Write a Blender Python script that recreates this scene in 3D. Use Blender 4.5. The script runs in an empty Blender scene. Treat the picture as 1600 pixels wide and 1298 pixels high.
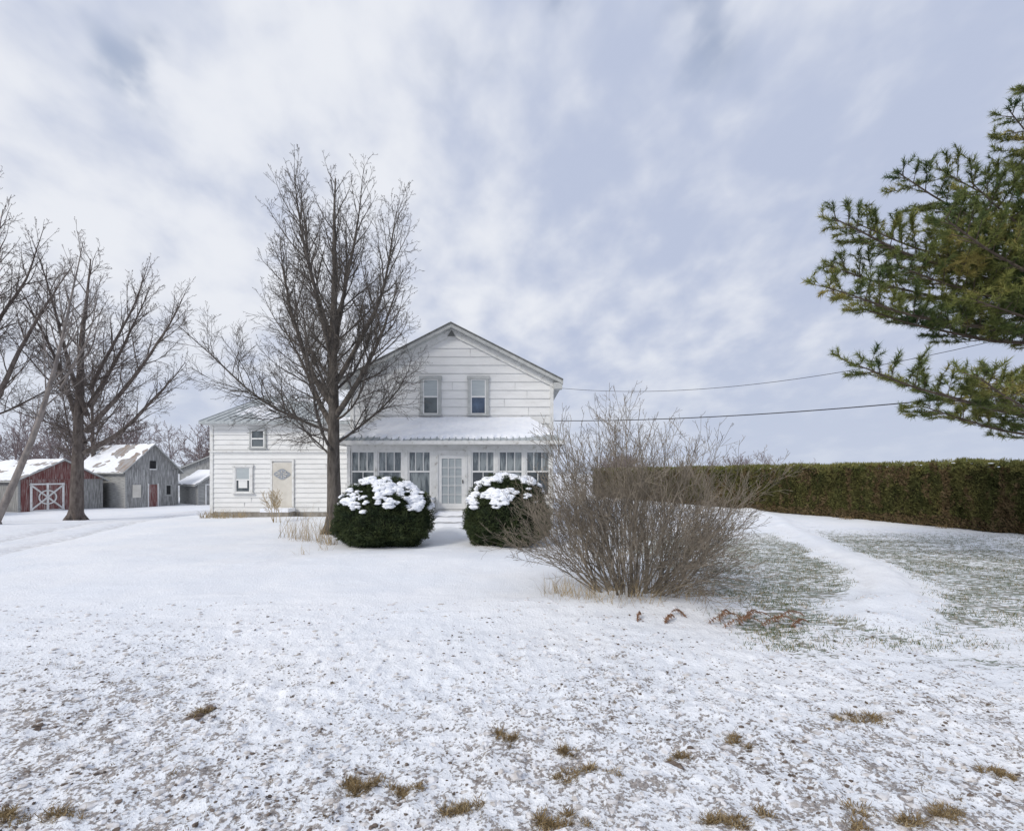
import bpy, bmesh, math, random
import numpy as np
from mathutils import Vector, noise, Matrix
R = random.Random(7)
NP = np.random.default_rng(5)
def N(x, y, z=0.0): return noise.noise(Vector((x, y, z)))
def ss(a, b, x):
    t = min(1, max(0, (x-a)/(b-a))); return t*t*(3-2*t)

# ---------------------------------------------------------------- materials
def mat(name, c1, c2=None, scale=4, rough=.85, bump=0.0, stretch=(1,1,1), detail=5, lo=.38, hi=.62,
        spec=.3, bscale=None, bdist=.02, c3=None):
    m = bpy.data.materials.new(name); m.use_nodes = True
    nt = m.node_tree; b = nt.nodes['Principled BSDF']
    b.inputs['Roughness'].default_value = rough
    b.inputs['Specular IOR Level'].default_value = spec
    c2 = c2 or tuple(x*.8 for x in c1)
    tc = nt.nodes.new('ShaderNodeTexCoord'); mp = nt.nodes.new('ShaderNodeMapping')
    mp.inputs['Scale'].default_value = stretch
    nt.links.new(tc.outputs['Object'], mp.inputs['Vector'])
    n = nt.nodes.new('ShaderNodeTexNoise'); n.inputs['Scale'].default_value = scale
    n.inputs['Detail'].default_value = detail; n.inputs['Roughness'].default_value = .6
    nt.links.new(mp.outputs[0], n.inputs['Vector'])
    r = nt.nodes.new('ShaderNodeValToRGB')
    r.color_ramp.elements[0].position = lo; r.color_ramp.elements[0].color = (*c1, 1)
    r.color_ramp.elements[1].position = hi; r.color_ramp.elements[1].color = (*c2, 1)
    if c3:
        e = r.color_ramp.elements.new(min(.99, hi+.08)); e.color = (*c3, 1)
    nt.links.new(n.outputs['Fac'], r.inputs['Fac'])
    nt.links.new(r.outputs['Color'], b.inputs['Base Color'])
    if bump:
        n2 = n
        if bscale:
            n2 = nt.nodes.new('ShaderNodeTexNoise'); n2.inputs['Scale'].default_value = bscale
            n2.inputs['Detail'].default_value = 6
            nt.links.new(mp.outputs[0], n2.inputs['Vector'])
        bp = nt.nodes.new('ShaderNodeBump'); bp.inputs['Strength'].default_value = bump
        bp.inputs['Distance'].default_value = bdist
        nt.links.new(n2.outputs['Fac'], bp.inputs['Height']); nt.links.new(bp.outputs[0], b.inputs['Normal'])
    return m

M = {}
M['white'] = mat('white_paint_siding', (.80,.80,.79), (.74,.74,.73), 1.3, .6, .12, (1,1,3), bscale=14, c3=(.68,.67,.65))
M['trim'] = mat('weathered_white_trim', (.76,.76,.75), (.66,.66,.64), 6, .6, .2, (1,1,1), c3=(.44,.42,.39))
M['greytrim'] = mat('grey_trim', (.50,.51,.50), (.42,.43,.42), 5, .7)
M['roofedge'] = mat('dark_shingle', (.12,.125,.12), (.2,.2,.19), 9, .9, .3)
M['metal'] = mat('galvanised_roof', (.33,.36,.37), (.45,.48,.49), 3, .5, .1, (3,1,1))
M['rustmetal'] = mat('rusty_roof', (.36,.36,.37), (.27,.21,.17), 1.6, .6, .1, (1,2,1))
M['snow'] = mat('snow', (.87,.885,.92), (.81,.835,.89), 3, .75, .35, bscale=9, bdist=.05)
M['glass'] = mat('window_glass', (.045,.055,.065), (.13,.15,.16), 1.3, .06, 0, spec=.7, lo=.4, hi=.6)
M['glass2'] = mat('curtained_glass', (.11,.13,.145), (.29,.32,.33), 2.6, .12, 0, (2.6,1,.5), spec=.6, lo=.42, hi=.56)
M['glassblue'] = mat('blue_glass', (.03,.05,.09), (.09,.14,.22), 1.5, .06, 0, spec=.7)
M['blind'] = mat('window_blind', (.46,.50,.51), (.38,.42,.44), 3, .5, 0, (.5,1,12))
M['concrete'] = mat('foundation', (.33,.31,.28), (.22,.20,.17), 5, .9, .3)
M['cream'] = mat('boarded_door', (.66,.63,.57), (.58,.55,.49), 2, .8, .1)
M['signgrey'] = mat('oval_plaque', (.25,.27,.30), (.38,.40,.43), 20, .7, lo=.45, hi=.55)
M['dark'] = mat('dark_interior', (.02,.02,.022), (.03,.03,.03))
M['redwood'] = mat('faded_red_boards', (.15,.050,.046), (.25,.15,.14), 3, .9, .4, (7,7,.5), lo=.42, hi=.56, c3=(.36,.33,.31))
M['greywood'] = mat('weathered_boards', (.17,.168,.165), (.40,.40,.39), 3, .9, .4, (6,6,.5), c3=(.56,.56,.55))
M['greyclap'] = mat('weathered_clapboard', (.24,.245,.24), (.42,.42,.41), 3, .9, .4, (.6,.6,9))
M['bark'] = mat('bark_grey_brown', (.070,.060,.052), (.145,.128,.112), 9, .95, .6, (1,1,.3), bscale=22, bdist=.03)
M['bark2'] = mat('bark_light', (.17,.150,.14), (.27,.24,.22), 7, .95, .5, (1,1,.3))
M['bark3'] = mat('bark_brown', (.085,.068,.060), (.165,.14,.125), 7, .95, .5, (1,1,.3))
M['lilac'] = mat('shrub_stems', (.115,.098,.078), (.27,.23,.18), 2.2, .9, .2)
M['bark4'] = mat('distant_twigs', (.17,.135,.135), (.22,.18,.18), 2, .95)
M['hedge'] = mat('cedar_foliage', (.055,.062,.018), (.13,.12,.040), 1.6, .8, 0, (1,1,.45), detail=9, c3=(.20,.14,.065))
M['hedgetop'] = mat('cedar_tips', (.12,.135,.040), (.22,.205,.07), 2.5, .8, detail=8)
M['hedgebrown'] = mat('cedar_brown', (.14,.095,.047), (.22,.16,.09), 3, .9)
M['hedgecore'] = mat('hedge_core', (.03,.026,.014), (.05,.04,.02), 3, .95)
M['yew'] = mat('yew_foliage', (.018,.034,.013), (.060,.078,.026), 4, .7, detail=8)
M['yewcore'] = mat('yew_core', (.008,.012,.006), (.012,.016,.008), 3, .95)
M['pine'] = mat('pine_needles', (.055,.095,.032), (.19,.205,.055), 1.1, .65, detail=8, lo=.36, hi=.56, c3=(.32,.27,.085))  # yellow-green ramp stops put sunlit needles into the colour, scattered by noise
M['pinebark'] = mat('pine_bark', (.085,.065,.05), (.14,.11,.09), 9, .95, .5)
M['straw'] = mat('dry_grass', (.30,.22,.12), (.45,.36,.22), 12, .9)
M['strawd'] = mat('dead_grass_matted', (.13,.09,.045), (.28,.20,.10), 16, .9)
M['rust'] = mat('dead_fern', (.16,.085,.05), (.27,.16,.10), 8, .9)
M['green'] = mat('lawn_grass', (.05,.085,.025), (.12,.14,.05), 6, .9)
M['clod'] = mat('soil_clod', (.08,.062,.052), (.20,.16,.135), 14, .95, .5)
M['pale'] = mat('icy_lump', (.74,.75,.79), (.50,.47,.45), 14, .85, .5)
M['cable'] = mat('cable', (.03,.03,.035), (.04,.04,.045), 3, .6)

# ---------------------------------------------------------------- mesh builder
class MB:
    def __init__(s): s.v=[]; s.f=[]; s.m=[]; s.mats=[]
    def mi(s, k):
        if k not in s.mats: s.mats.append(k)
        return s.mats.index(k)
    def poly(s, pts, k):
        i=len(s.v); s.v += [tuple(p) for p in pts]; s.f.append(tuple(range(i,i+len(pts)))); s.m.append(s.mi(k))
    def box(s, x0,x1,y0,y1,z0,z1,k):
        i=len(s.v)
        s.v += [(x,y,z) for x in (x0,x1) for y in (y0,y1) for z in (z0,z1)]
        for f in ((0,1,3,2),(4,6,7,5),(0,4,5,1),(2,3,7,6),(0,2,6,4),(1,5,7,3)):
            s.f.append(tuple(i+a for a in f)); s.m.append(s.mi(k))
    def prism(s, prof, y0, y1, k):
        n=len(prof)
        s.poly([(x,y0,z) for x,z in prof], k); s.poly([(x,y1,z) for x,z in reversed(prof)], k)
        for a in range(n):
            b=(a+1)%n
            s.poly([(prof[a][0],y0,prof[a][1]),(prof[a][0],y1,prof[a][1]),(prof[b][0],y1,prof[b][1]),(prof[b][0],y0,prof[b][1])], k)
    def tube(s, P, rad, n, k):
        i0=len(s.v); mi=s.mi(k); L=len(P)
        for j in range(L):
            d=(P[min(j+1,L-1)]-P[max(j-1,0)])
            if d.length<1e-6: d=Vector((0,0,1))
            d.normalize()
            a=d.cross(Vector((1,0,0)) if abs(d.x)<.7 else Vector((0,1,0))).normalized(); b=d.cross(a)
            for q in range(n):
                t=2*math.pi*q/n; s.v.append(tuple(P[j]+(a*math.cos(t)+b*math.sin(t))*rad[j]))
        for j in range(L-1):
            for q in range(n):
                s.f.append((i0+j*n+q, i0+j*n+(q+1)%n, i0+(j+1)*n+(q+1)%n, i0+(j+1)*n+q)); s.m.append(mi)
    def grid(s, fn, nu, nv, k):
        i0=len(s.v); mi=s.mi(k)
        for a in range(nu+1):
            for b in range(nv+1): s.v.append(tuple(fn(a/nu,b/nv)))
        for a in range(nu):
            for b in range(nv):
                p=i0+a*(nv+1)+b
                s.f.append((p,p+nv+1,p+nv+2,p+1)); s.m.append(mi)
    def soup(s, V, k):
        i0=len(s.v); n=len(V); mi=s.mi(k)
        s.v += V.reshape(-1,3).tolist(); s.f += (np.arange(n*3).reshape(-1,3)+i0).tolist(); s.m += [mi]*n
    def obj(s, name, parent=None, smooth=False, loc=None, rotz=0):
        me=bpy.data.meshes.new(name); me.from_pydata(s.v,[],s.f)
        for k in s.mats: me.materials.append(M[k])
        me.polygons.foreach_set('material_index', s.m)
        if smooth: me.polygons.foreach_set('use_smooth',[True]*len(s.f))
        me.update()
        o=bpy.data.objects.new(name, me); bpy.context.scene.collection.objects.link(o)
        if parent: o.parent=parent
        if loc: o.location=loc
        o.rotation_euler[2]=rotz
        return o
def empty(name, loc=(0,0,0), rotz=0):
    o=bpy.data.objects.new(name,None); o.location=loc; o.rotation_euler[2]=rotz
    bpy.context.scene.collection.objects.link(o); return o

# ---------------------------------------------------------------- ground
TR=[(13.2,27),(11.6,21),(10.2,18),(8.7,13.8),(7.7,10.8),(7.0,9.0),(5.9,7.4),(5.0,6.6)]
def dseg(px,py,pts):
    best=9e9
    for a,b in zip(pts[:-1],pts[1:]):
        dx,dy=b[0]-a[0],b[1]-a[1]; t=max(0,min(1,((px-a[0])*dx+(py-a[1])*dy)/(dx*dx+dy*dy)))
        best=min(best, math.hypot(px-a[0]-t*dx, py-a[1]-t*dy))
    return best
RUT1=[(-12.5,7),(-14.5,11.5),(-16.5,17),(-18.5,23),(-21,32)]
RUT2=[(x+1.7,y+.3) for x,y in RUT1]
def grassm(x,y):
    if not (1.5<x<40 and 4<y<26): return 0
    nn=N(x*.35,y*.5,11); n2=N(x*1.1,y*1.9,31)
    g=ss(2.0,4.0,x+.8*nn+.5*n2)*ss(5.2,7.0,y+.9*nn+.9*n2+.25*(x>6))*ss(18.0,12.5,y-.10*x+1.5*nn+2.5*n2)
    g*=ss(.40,.80,dseg(x,y,TR)+.25*N(x,y,9)-.2*N(x*3,y*3,4)); g*=1-.35*ss(10,16,x)
    g*=.78+.45*ss(-.3,.35,n2+.5*N(x*.6,y*1.6,6))
    return min(1,g)
def ground_z(x,y):
    z=-.5*ss(14,20,-x)*ss(17,28,y)
    if abs(x)<70 and -10<y<90:
        z+=.05*N(x*.22,y*.3,3)+.03*N(x*.7,y*.9,8)*ss(40,8,y)
    return z
def ground_fine(x,y):
    z=ground_z(x,y)
    if abs(x)<25 and y<28:
        near=ss(8,4.5,y+.6*N(x*.8,y*.8,1))
        z+=.016*N(x*2.2,y*3.2,5)+.018*max(0,N(x*1.1,y*4.5,15))*ss(3,6,y)
        if near>0:
            z+=near*(.024*N(x*4,y*5,2)+.036*max(0,N(x*9,y*10,4))+.022*abs(N(x*22,y*22,6)))
        if x>3.5:
            d=dseg(x,y,TR); z+=.12*ss(.9,.1,d)*(1+.5*N(x*2,y*2))-.05*ss(.22,.0,abs(d-.35))*(1 if y>8 else .4)
        if x<-11:
            d=min(dseg(x,y,RUT1),dseg(x,y,RUT2)); z-=.07*ss(.35,.1,d)
        z+=.10*math.exp(-((x+1.8)**2/9+(y-11.2)**2/1.2))+.12*math.exp(-((x-1.6)**2/5+(y-7.2)**2/.35))
        z+=.22*math.exp(-((x+2.2)**2/.5+(y-16.2)**2/.5))+.12*math.exp(-((x+10)**2/6+(y-21)**2/.6))
    return z
def ax(segs):
    out=[]
    for a,b,s in segs:
        n=max(1,int(round((b-a)/s))); out+= [a+(b-a)*i/n for i in range(n)]
    out.append(segs[-1][1]); return out
far=[60,80,110,160,250,400,700,1200,2500]
xs=[-v for v in reversed(far[1:])]+ax([(-60,-20,1),(-20,-8,.25),(-8,-4,.08),(-4,4,.026),(4,8,.08),(8,20,.2),(20,60,1)])+far[1:]
ys=[-400,-100,-30]+ax([(-10,1.5,1),(1.5,2.4,.1),(2.4,4.6,.020),(4.6,8,.05),(8,20,.14),(20,60,.6)])+far[1:]
nx,ny=len(xs),len(ys)
V=[];gr=[];di=[];tk=[]
for x in xs:
    for y in ys:
        V.append((x,y,ground_fine(x,y)))
        gr.append(grassm(x,y))
        d=0
        if y<9: d=ss(6.7,2.7,y+1.2*N(x*.4,y*.4,21)+.9*N(x*1.3,y*1.3,2)-.35*ss(1,4,abs(x)))
        di.append(d)
        t=0
        if x<-11 and y<34:
            t=ss(.42,.12,min(dseg(x,y,RUT1),dseg(x,y,RUT2))); t=max(t,.35*ss(2.2,.3,dseg(x,y,RUT1)))
        elif x>4 and 7<y<27: t=.35*ss(.16,.03,abs(dseg(x,y,TR)-.35))
        tk.append(t)
F=[(i*ny+j,(i+1)*ny+j,(i+1)*ny+j+1,i*ny+j+1) for i in range(nx-1) for j in range(ny-1)]
me=bpy.data.meshes.new('snowy_ground'); me.from_pydata(V,[],F)
for nm,a in (('grass',gr),('dirt',di),('track',tk)):
    at=me.attributes.new(nm,'FLOAT','POINT'); at.data.foreach_set('value',a)
me.polygons.foreach_set('use_smooth',[True]*len(F)); me.update()
gm=bpy.data.materials.new('snow_dirt_grass'); gm.use_nodes=True; nt=gm.node_tree; L=nt.links
bs=nt.nodes['Principled BSDF']; bs.inputs['Roughness'].default_value=.9; bs.inputs['Specular IOR Level'].default_value=.12
tc=nt.nodes.new('ShaderNodeTexCoord')
def nz(scale,detail=8,rough=.65,st=(1,1,1)):
    mp=nt.nodes.new('ShaderNodeMapping'); mp.inputs['Scale'].default_value=st; L.new(tc.outputs['Object'],mp.inputs[0])
    n=nt.nodes.new('ShaderNodeTexNoise'); n.inputs['Scale'].default_value=scale; n.inputs['Detail'].default_value=detail
    n.inputs['Roughness'].default_value=rough; L.new(mp.outputs[0],n.inputs['Vector']); return n.outputs['Fac']
def mth(op,a,b,c=None):
    m=nt.nodes.new('ShaderNodeMath'); m.operation=op
    for i,v in enumerate((a,b,c)):
        if v is None: continue
        if isinstance(v,(int,float)): m.inputs[i].default_value=v
        else: L.new(v,m.inputs[i])
    return m.outputs[0]
def mr(v,a,b):
    m=nt.nodes.new('ShaderNodeMapRange'); m.interpolation_type='SMOOTHSTEP'; L.new(v,m.inputs['Value'])
    m.inputs['From Min'].default_value=a; m.inputs['From Max'].default_value=b; return m.outputs['Result']
def mixc(f,a,b):
    m=nt.nodes.new('ShaderNodeMix'); m.data_type='RGBA'
    if isinstance(f,float): m.inputs[0].default_value=f
    else: L.new(f,m.inputs[0])
    for i,v in ((6,a),(7,b)):
        if isinstance(v,tuple): m.inputs[i].default_value=(*v,1)
        else: L.new(v,m.inputs[i])
    return m.outputs[2]
def att(n):
    a=nt.nodes.new('ShaderNodeAttribute'); a.attribute_name=n; return a.outputs['Fac']
nF=nz(34,5,.62); nM=nz(6.0,5,.6); nG=nz(9,7,.72,(.65,1.9,1)); nL=nz(.5,4,.55); nV=nz(60,3,.6)
snow=mixc(mr(nL,.35,.65),(.83,.86,.915),(.89,.905,.94))
snow=mixc(mth('MULTIPLY',mr(nF,.5,.7),.15),snow,(.68,.71,.79))
dirtc=mixc(mr(nV,.4,.6),(.11,.080,.060),(.31,.26,.225))
dv=mth('ADD',mth('ADD',mth('MULTIPLY',nF,.60),mth('MULTIPLY',nM,.40)),mth('MULTIPLY',att('dirt'),.105))
dm=mth('MULTIPLY',mr(dv,.600,.662),mr(att('dirt'),.0,.12))
c=mixc(mth('MULTIPLY',dm,.82),snow,dirtc)
gv=mth('ADD',mth('ADD',mth('MULTIPLY',nG,.85),mth('MULTIPLY',nM,.15)),mth('MULTIPLY',att('grass'),.155))
gmk=mth('MULTIPLY',mr(gv,.590,.665),mr(att('grass'),.03,.3))
grc=mixc(mr(nM,.42,.6),(.060,.095,.032),(.15,.135,.08))
c=mixc(mth('MULTIPLY',gmk,.82),c,grc)
c=mixc(mth('MULTIPLY',att('track'),mth('MULTIPLY',mr(nM,.35,.6),.45)),c,(.42,.40,.40))
L.new(c,bs.inputs['Base Color'])
bp=nt.nodes.new('ShaderNodeBump'); bp.inputs['Strength'].default_value=.7; bp.inputs['Distance'].default_value=.04
hh=mth('ADD',mth('MULTIPLY',nF,.8),mth('ADD',mth('MULTIPLY',nM,.8),mth('MULTIPLY',dm,-.25)))
L.new(hh,bp.inputs['Height']); L.new(bp.outputs[0],bs.inputs['Normal'])
me.materials.append(gm)
go=bpy.data.objects.new('snowy_ground',me); bpy.context.scene.collection.objects.link(go)

# ---------------------------------------------------------------- house
house=empty('white_farmhouse')
CX=-2.45; HW=4.12; YF=19.6; EZ=5.72; PZ=7.98; SL=(PZ-EZ)/4.45
def siding(mb,z0,z1,step,fl,fr,yw,k='white'):
    z=z0
    while z<z1-1e-3:
        zt=min(z+step,z1)
        a,b,c_,d=fl(z),fr(z),fr(zt),fl(zt)
        if b>a:
            if c_<d: c_=d=(c_+d)/2
            mb.poly([(a,yw-.034,z),(b,yw-.034,z),(c_,yw-.006,zt),(d,yw-.006,zt)],k)
            mb.poly([(a,yw-.034,z),(a,yw,z),(b,yw,z),(b,yw-.034,z)],k)
            mb.poly([(a,yw-.0345,z-.001),(b,yw-.0345,z-.001),(b,yw-.0345,z+.012),(a,yw-.0345,z+.012)],'greytrim')
            xx=a+R.uniform(.6,3.2)
            while xx<b-.4:
                if R.random()<.5: mb.box(xx,xx+.008,yw-.036,yw-.004,z+.014,zt-.012,'greytrim')
                xx+=R.uniform(1.8,3.6)
        z=zt
mb=MB()
wt=PZ-.12-HW*SL
mb.prism([(CX-HW,0),(CX+HW,0),(CX+HW,wt),(CX,PZ-.14),(CX-HW,wt)],YF,31.5,'white')
siding(mb,.3,PZ-.16,.34,lambda z:max(CX-HW,CX-(PZ-.14-z)/SL),lambda z:min(CX+HW,CX+(PZ-.14-z)/SL),YF)
mb.box(CX-HW-.02,CX-HW+.13,YF-.06,YF+.1,.2,wt-.1,'trim'); mb.box(CX+HW-.13,CX+HW+.02,YF-.06,YF+.1,.2,wt-.1,'trim')
mb.obj('walls',house)
mb=MB()
for sgn in (-1,1):
    e=(CX+sgn*4.50,PZ-4.50*SL); p=(CX,PZ)
    def pr(o1,o2): return [(p[0],p[1]+o1),(e[0],e[1]+o1),(e[0],e[1]+o2),(p[0],p[1]+o2)]
    mb.prism(pr(.10,.045),YF-.42,31.9,'roofedge')
    mb.prism(pr(.043,-.10),YF-.38,31.8,'greytrim')
    q=(CX+sgn*4.14,PZ-4.14*SL)
    mb.prism([(p[0],p[1]-.102),(q[0],q[1]-.102),(q[0],q[1]-.36),(p[0],p[1]-.36)],YF-.10,YF-.036,'trim')
    mb.box(min(CX+sgn*4.14,CX+sgn*4.47),max(CX+sgn*4.14,CX+sgn*4.47),YF-.34,YF-.02,e[1]-.28,e[1]-.03,'greytrim')
mb.prism([(CX-.16,PZ-.40),(CX+.16,PZ-.40),(CX,PZ-.16)],YF-.16,YF-.102,'roofedge')
mb.obj('roof',house)

def window(mb,x0,x1,z0,z1,y,cw=.09,up='blind',lo='glass',cas='trim',muntins=0,proud=.07):
    mb.box(x0,x0+cw,y-proud,y,z0,z1,cas); mb.box(x1-cw,x1,y-proud,y,z0,z1,cas)
    mb.box(x0-.03,x1+.03,y-proud-.02,y,z1,z1+cw*1.1,cas)
    mb.box(x0-.04,x1+.04,y-proud-.05,y,z0-.06,z0,cas)
    a,b=x0+cw,x1-cw; m=(z0+z1)/2; sy=y-proud+.02; s=.045
    mb.box(a,a+s,sy,y-.002,z0,z1,'white'); mb.box(b-s,b,sy,y-.002,z0,z1,'white')
    mb.box(a+s,b-s,sy,y-.002,z1-s,z1,'white'); mb.box(a+s,b-s,sy,y-.002,z0,z0+s,'white')
    mb.box(a+s,b-s,sy-.01,y-.002,m-.03,m+.03,'white')
    gy=sy+.02
    mb.poly([(a+s,gy,m),(b-s,gy,m),(b-s,gy,z1-s),(a+s,gy,z1-s)],up)
    mb.poly([(a+s,gy+.008,z0+s),(b-s,gy+.008,z0+s),(b-s,gy+.008,m),(a+s,gy+.008,m)],lo)
    for i in range(muntins):
        xm=a+s+(b-a-2*s)*(i+1)/(muntins+1)
        mb.box(xm-.013,xm+.013,sy+.003,gy-.002,m+.03,z1-s,'white')
mb=MB()
window(mb,-3.74,-2.88,4.42,5.84,YF-.03,.12,'blind','glass','greytrim')
window(mb,-1.80,-.94,4.42,5.84,YF-.03,.12,'blind','glassblue','greytrim')
mb.obj('upper_windows',house)

wing=MB(); WX0=-13.8; WX1=CX-HW; WY=22.0
wing.box(WX0,WX1-.005,WY,33.0,-.3,4.28,'white')
siding(wing,.25,4.2,.22,lambda z:WX0,lambda z:WX1-.01,WY)
wing.box(WX0-.02,WX0+.12,WY-.06,WY+.08,.2,4.2,'trim')
wing.box(WX0,WX1-.01,WY-.05,WY,-.3,.24,'concrete')
wing.box(WX0-.05,WX1-.02,WY-.09,WY-.03,2.98,3.06,'trim')
wing.box(WX0-.2,WX1-.01,WY-.30,WY-.03,4.21,4.34,'trim')
def wr(u,v): 
    return (WX0-.3+(WX1-WX0+.29)*u, WY-.38+5.9*v, 4.36+2.1*v)
wing.grid(lambda u,v: wr(u,v),1,1,'metal')
wing.grid(lambda u,v: (wr(u,v)[0], WY+5.52+5.9*v, 6.46-2.1*v),1,1,'metal')
wing.poly([(WX0,WY,4.28),(WX0,WY+5.5,6.4),(WX0,WY+11,4.28)],'white')
for i in range(22):
    u=i/21; a=wr(u,0); b=wr(u,1)
    wing.tube([Vector(a)+Vector((0,0,.02)),Vector(b)+Vector((0,0,.02))],[.016,.016],4,'metal')
def wsn(u,v):
    p=wr(u,v); h=.10*(N(p[0]*.55,p[1]*.35,4)*1.4+.5*N(p[0]*4,p[1]*1.2,2)-.12)
    return (p[0],p[1],p[2]+max(-.03,min(.035,h)))
wing.grid(wsn,140,80,'snow')
wing.box(WX0-.3,WX1-.01,WY-.42,WY-.385,4.24,4.37,'metal')
wing.obj('wing',house)
mb=MB()
window(mb,-12.0,-11.25,3.2,4.0,WY-.03,.07,'glass','glass','greytrim')
window(mb,-12.75,-11.85,1.15,2.3,WY-.03,.11,'blind','glass','trim')
mb.box(-12.5,-12.1,WY-.065,WY-.06,1.35,1.75,'white')
mb.obj('wing_windows',house)
mb=MB()
mb.box(-10.95,-10.05,WY-.07,WY-.03,.42,2.5,'cream'); mb.box(-11.03,-10.95,WY-.09,WY-.03,.35,2.58,'trim'); mb.box(-10.05,-9.97,WY-.09,WY-.03,.35,2.58,'trim')
mb.box(-11.03,-9.97,WY-.092,WY-.03,2.58,2.66,'trim')
mb.box(-11.1,-9.9,WY-.8,WY-.08,-.1,.38,'concrete'); mb.box(-11.12,-9.88,WY-.83,WY-.1,.30,.46,'snow')
pl=[(-10.5+.34*math.cos(t)*(1+.10*math.cos(4*t)),1.98+.22*math.sin(t)*(1+.12*math.cos(4*t))) for t in [i*math.pi/16 for i in range(32)]]
mb.prism(pl,WY-.10,WY-.072,'signgrey')
for i in range(8):
    a=i*math.pi/4; mb.tube([Vector((-10.5+.08*math.cos(a),WY-.108,1.98+.05*math.sin(a))),Vector((-10.5+.27*math.cos(a),WY-.108,1.98+.16*math.sin(a)))],[.012,.022],5,'cream')
mb.obj('boarded_door',house)

# porch
PY=17.4; PX0=-5.98; PX1=1.48
mb=MB()
mb.box(PX0,PX1,PY+.10,PY+.16,.0,1.12,'white')
siding(mb,.2,1.10,.18,lambda z:PX0,lambda z:-2.80,PY+.10); siding(mb,.2,1.10,.18,lambda z:-1.58,lambda z:PX1,PY+.10)
mb.box(PX0,PX1,PY+.02,PY+.15,2.85,3.12,'trim')
mb.box(PX0-.03,PX1+.03,PY-.06,PY+.018,3.02,3.13,'trim')
mb.box(PX0,PX0+.06,PY+.161,YF-.04,0,3.1,'white'); mb.box(PX1-.06,PX1,PY+.161,YF-.04,0,3.1,'white')
mb.box(PX0+.1,PX1-.1,PY+.3,YF-.1,.62,.70,'greytrim')
mb.box(PX0+.07,PX1-.07,YF-.16,YF-.05,.7,3.1,'cream')
mb.box(PX0,PX1,PY+.17,YF-.04,3.05,3.10,'greytrim')
wins=[(-5.86,-4.97),(-4.88,-3.98),(-3.78,-2.94),(-1.48,-.62),(-.50,.40),(.50,1.38)]
edges=[PX0]
for a,b in wins: edges+=[a,b]
edges.append(PX1)
for i in range(0,len(edges),2):
    a,b=edges[i],edges[i+1]
    if abs(a+2.94)<.01: 
        mb.box(-2.94,-2.76,PY,PY+.14,.2,2.848,'trim'); mb.box(-1.62,-1.48,PY,PY+.14,.2,2.848,'trim')
    else: mb.box(a,b,PY,PY+.14,1.12,2.848,'trim')
mb.box(PX0-.03,-2.78,PY-.05,PY+.16,1.12,1.18,'trim'); mb.box(-1.60,PX1+.03,PY-.05,PY+.16,1.12,1.18,'trim')
for x in (PX0,PX1-.12): mb.box(x,x+.12,PY-.01,PY+.17,.1,3.0,'trim')
mb.box(-2.76,-1.62,PY+.02,PY+.14,.5,.70,'trim')
mb.obj('porch_walls',house)
mb=MB()
for n_,(a,b) in enumerate(wins):
    z0,z1,m=1.18,2.848,2.08; s=.055
    mb.box(a,a+s,PY+.03,PY+.09,z0,z1,'white'); mb.box(b-s,b,PY+.03,PY+.09,z0,z1,'white')
    mb.box(a+s,b-s,PY+.03,PY+.09,z1-.07,z1,'white'); mb.box(a+s,b-s,PY+.03,PY+.09,z0,z0+.07,'white')
    mb.box(a+s,b-s,PY+.025,PY+.09,m-.03,m+.03,'white')
    for i in (1,2):
        xm=a+(b-a)*i/3; mb.box(xm-.016,xm+.016,PY+.04,PY+.06,m+.03,z1-.07,'white')
    if n_ in (0,3,5):
        xm=(a+b)/2; mb.box(xm-.014,xm+.014,PY+.04,PY+.06,z0+.07,m-.03,'white')
    mb.poly([(a+s,PY+.07,m),(b-s,PY+.07,m),(b-s,PY+.07,z1-.07),(a+s,PY+.07,z1-.07)],'glass2')
    mb.poly([(a+s,PY+.072,z0+.07),(b-s,PY+.072,z0+.07),(b-s,PY+.072,m),(a+s,PY+.072,m)],'glass2' if n_ in(1,2,4) else 'glass')
mb.obj('porch_windows',house)
mb=MB()
a,b,z0,z1=-2.68,-1.70,.72,2.68
mb.box(-2.76,a,PY-.02,PY+.12,.7,2.848,'trim'); mb.box(b,-1.62,PY-.02,PY+.12,.7,2.848,'trim'); mb.box(a,b,PY-.02,PY+.12,z1,2.848,'trim')
mb.box(a,a+.13,PY+.02,PY+.06,z0,z1,'white'); mb.box(b-.13,b,PY+.02,PY+.06,z0,z1,'white')
mb.box(a+.13,b-.13,PY+.02,PY+.06,z1-.13,z1,'white'); mb.box(a+.13,b-.13,PY+.02,PY+.06,z0,z0+.2,'white')
for i in (1,2):
    xm=a+.13+(b-a-.26)*i/3; mb.box(xm-.014,xm+.014,PY+.025,PY+.05,z0+.2,z1-.13,'white')
for i in range(1,5):
    zm=z0+.2+(z1-z0-.33)*i/5; mb.box(a+.13,b-.13,PY+.028,PY+.048,zm-.014,zm+.014,'white')
mb.poly([(a+.13,PY+.055,z0+.2),(b-.13,PY+.055,z0+.2),(b-.13,PY+.055,z1-.13),(a+.13,PY+.055,z1-.13)],'blind')
mb.box(b-.10,b-.07,PY-.02,PY+.02,1.65,1.78,'dark')
mb.obj('porch_door',house)
mb=MB()
yprev=PY-.002
for i,(h,y0) in enumerate(((.56,17.0),(.38,16.68),(.20,16.36))):
    mb.box(-2.76,-1.62,y0,yprev,0,h,'trim')
    mb.grid(lambda u,v:(-2.76+1.14*u,y0-.05+(yprev-y0+.04)*v,h-.05+ss(0,.25,v)*.14*min(1,6*u+.3,6*(1-u)+.3)+.03*N(u*4,v*3,i)),16,10,'snow')
    yprev=y0-.002
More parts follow.
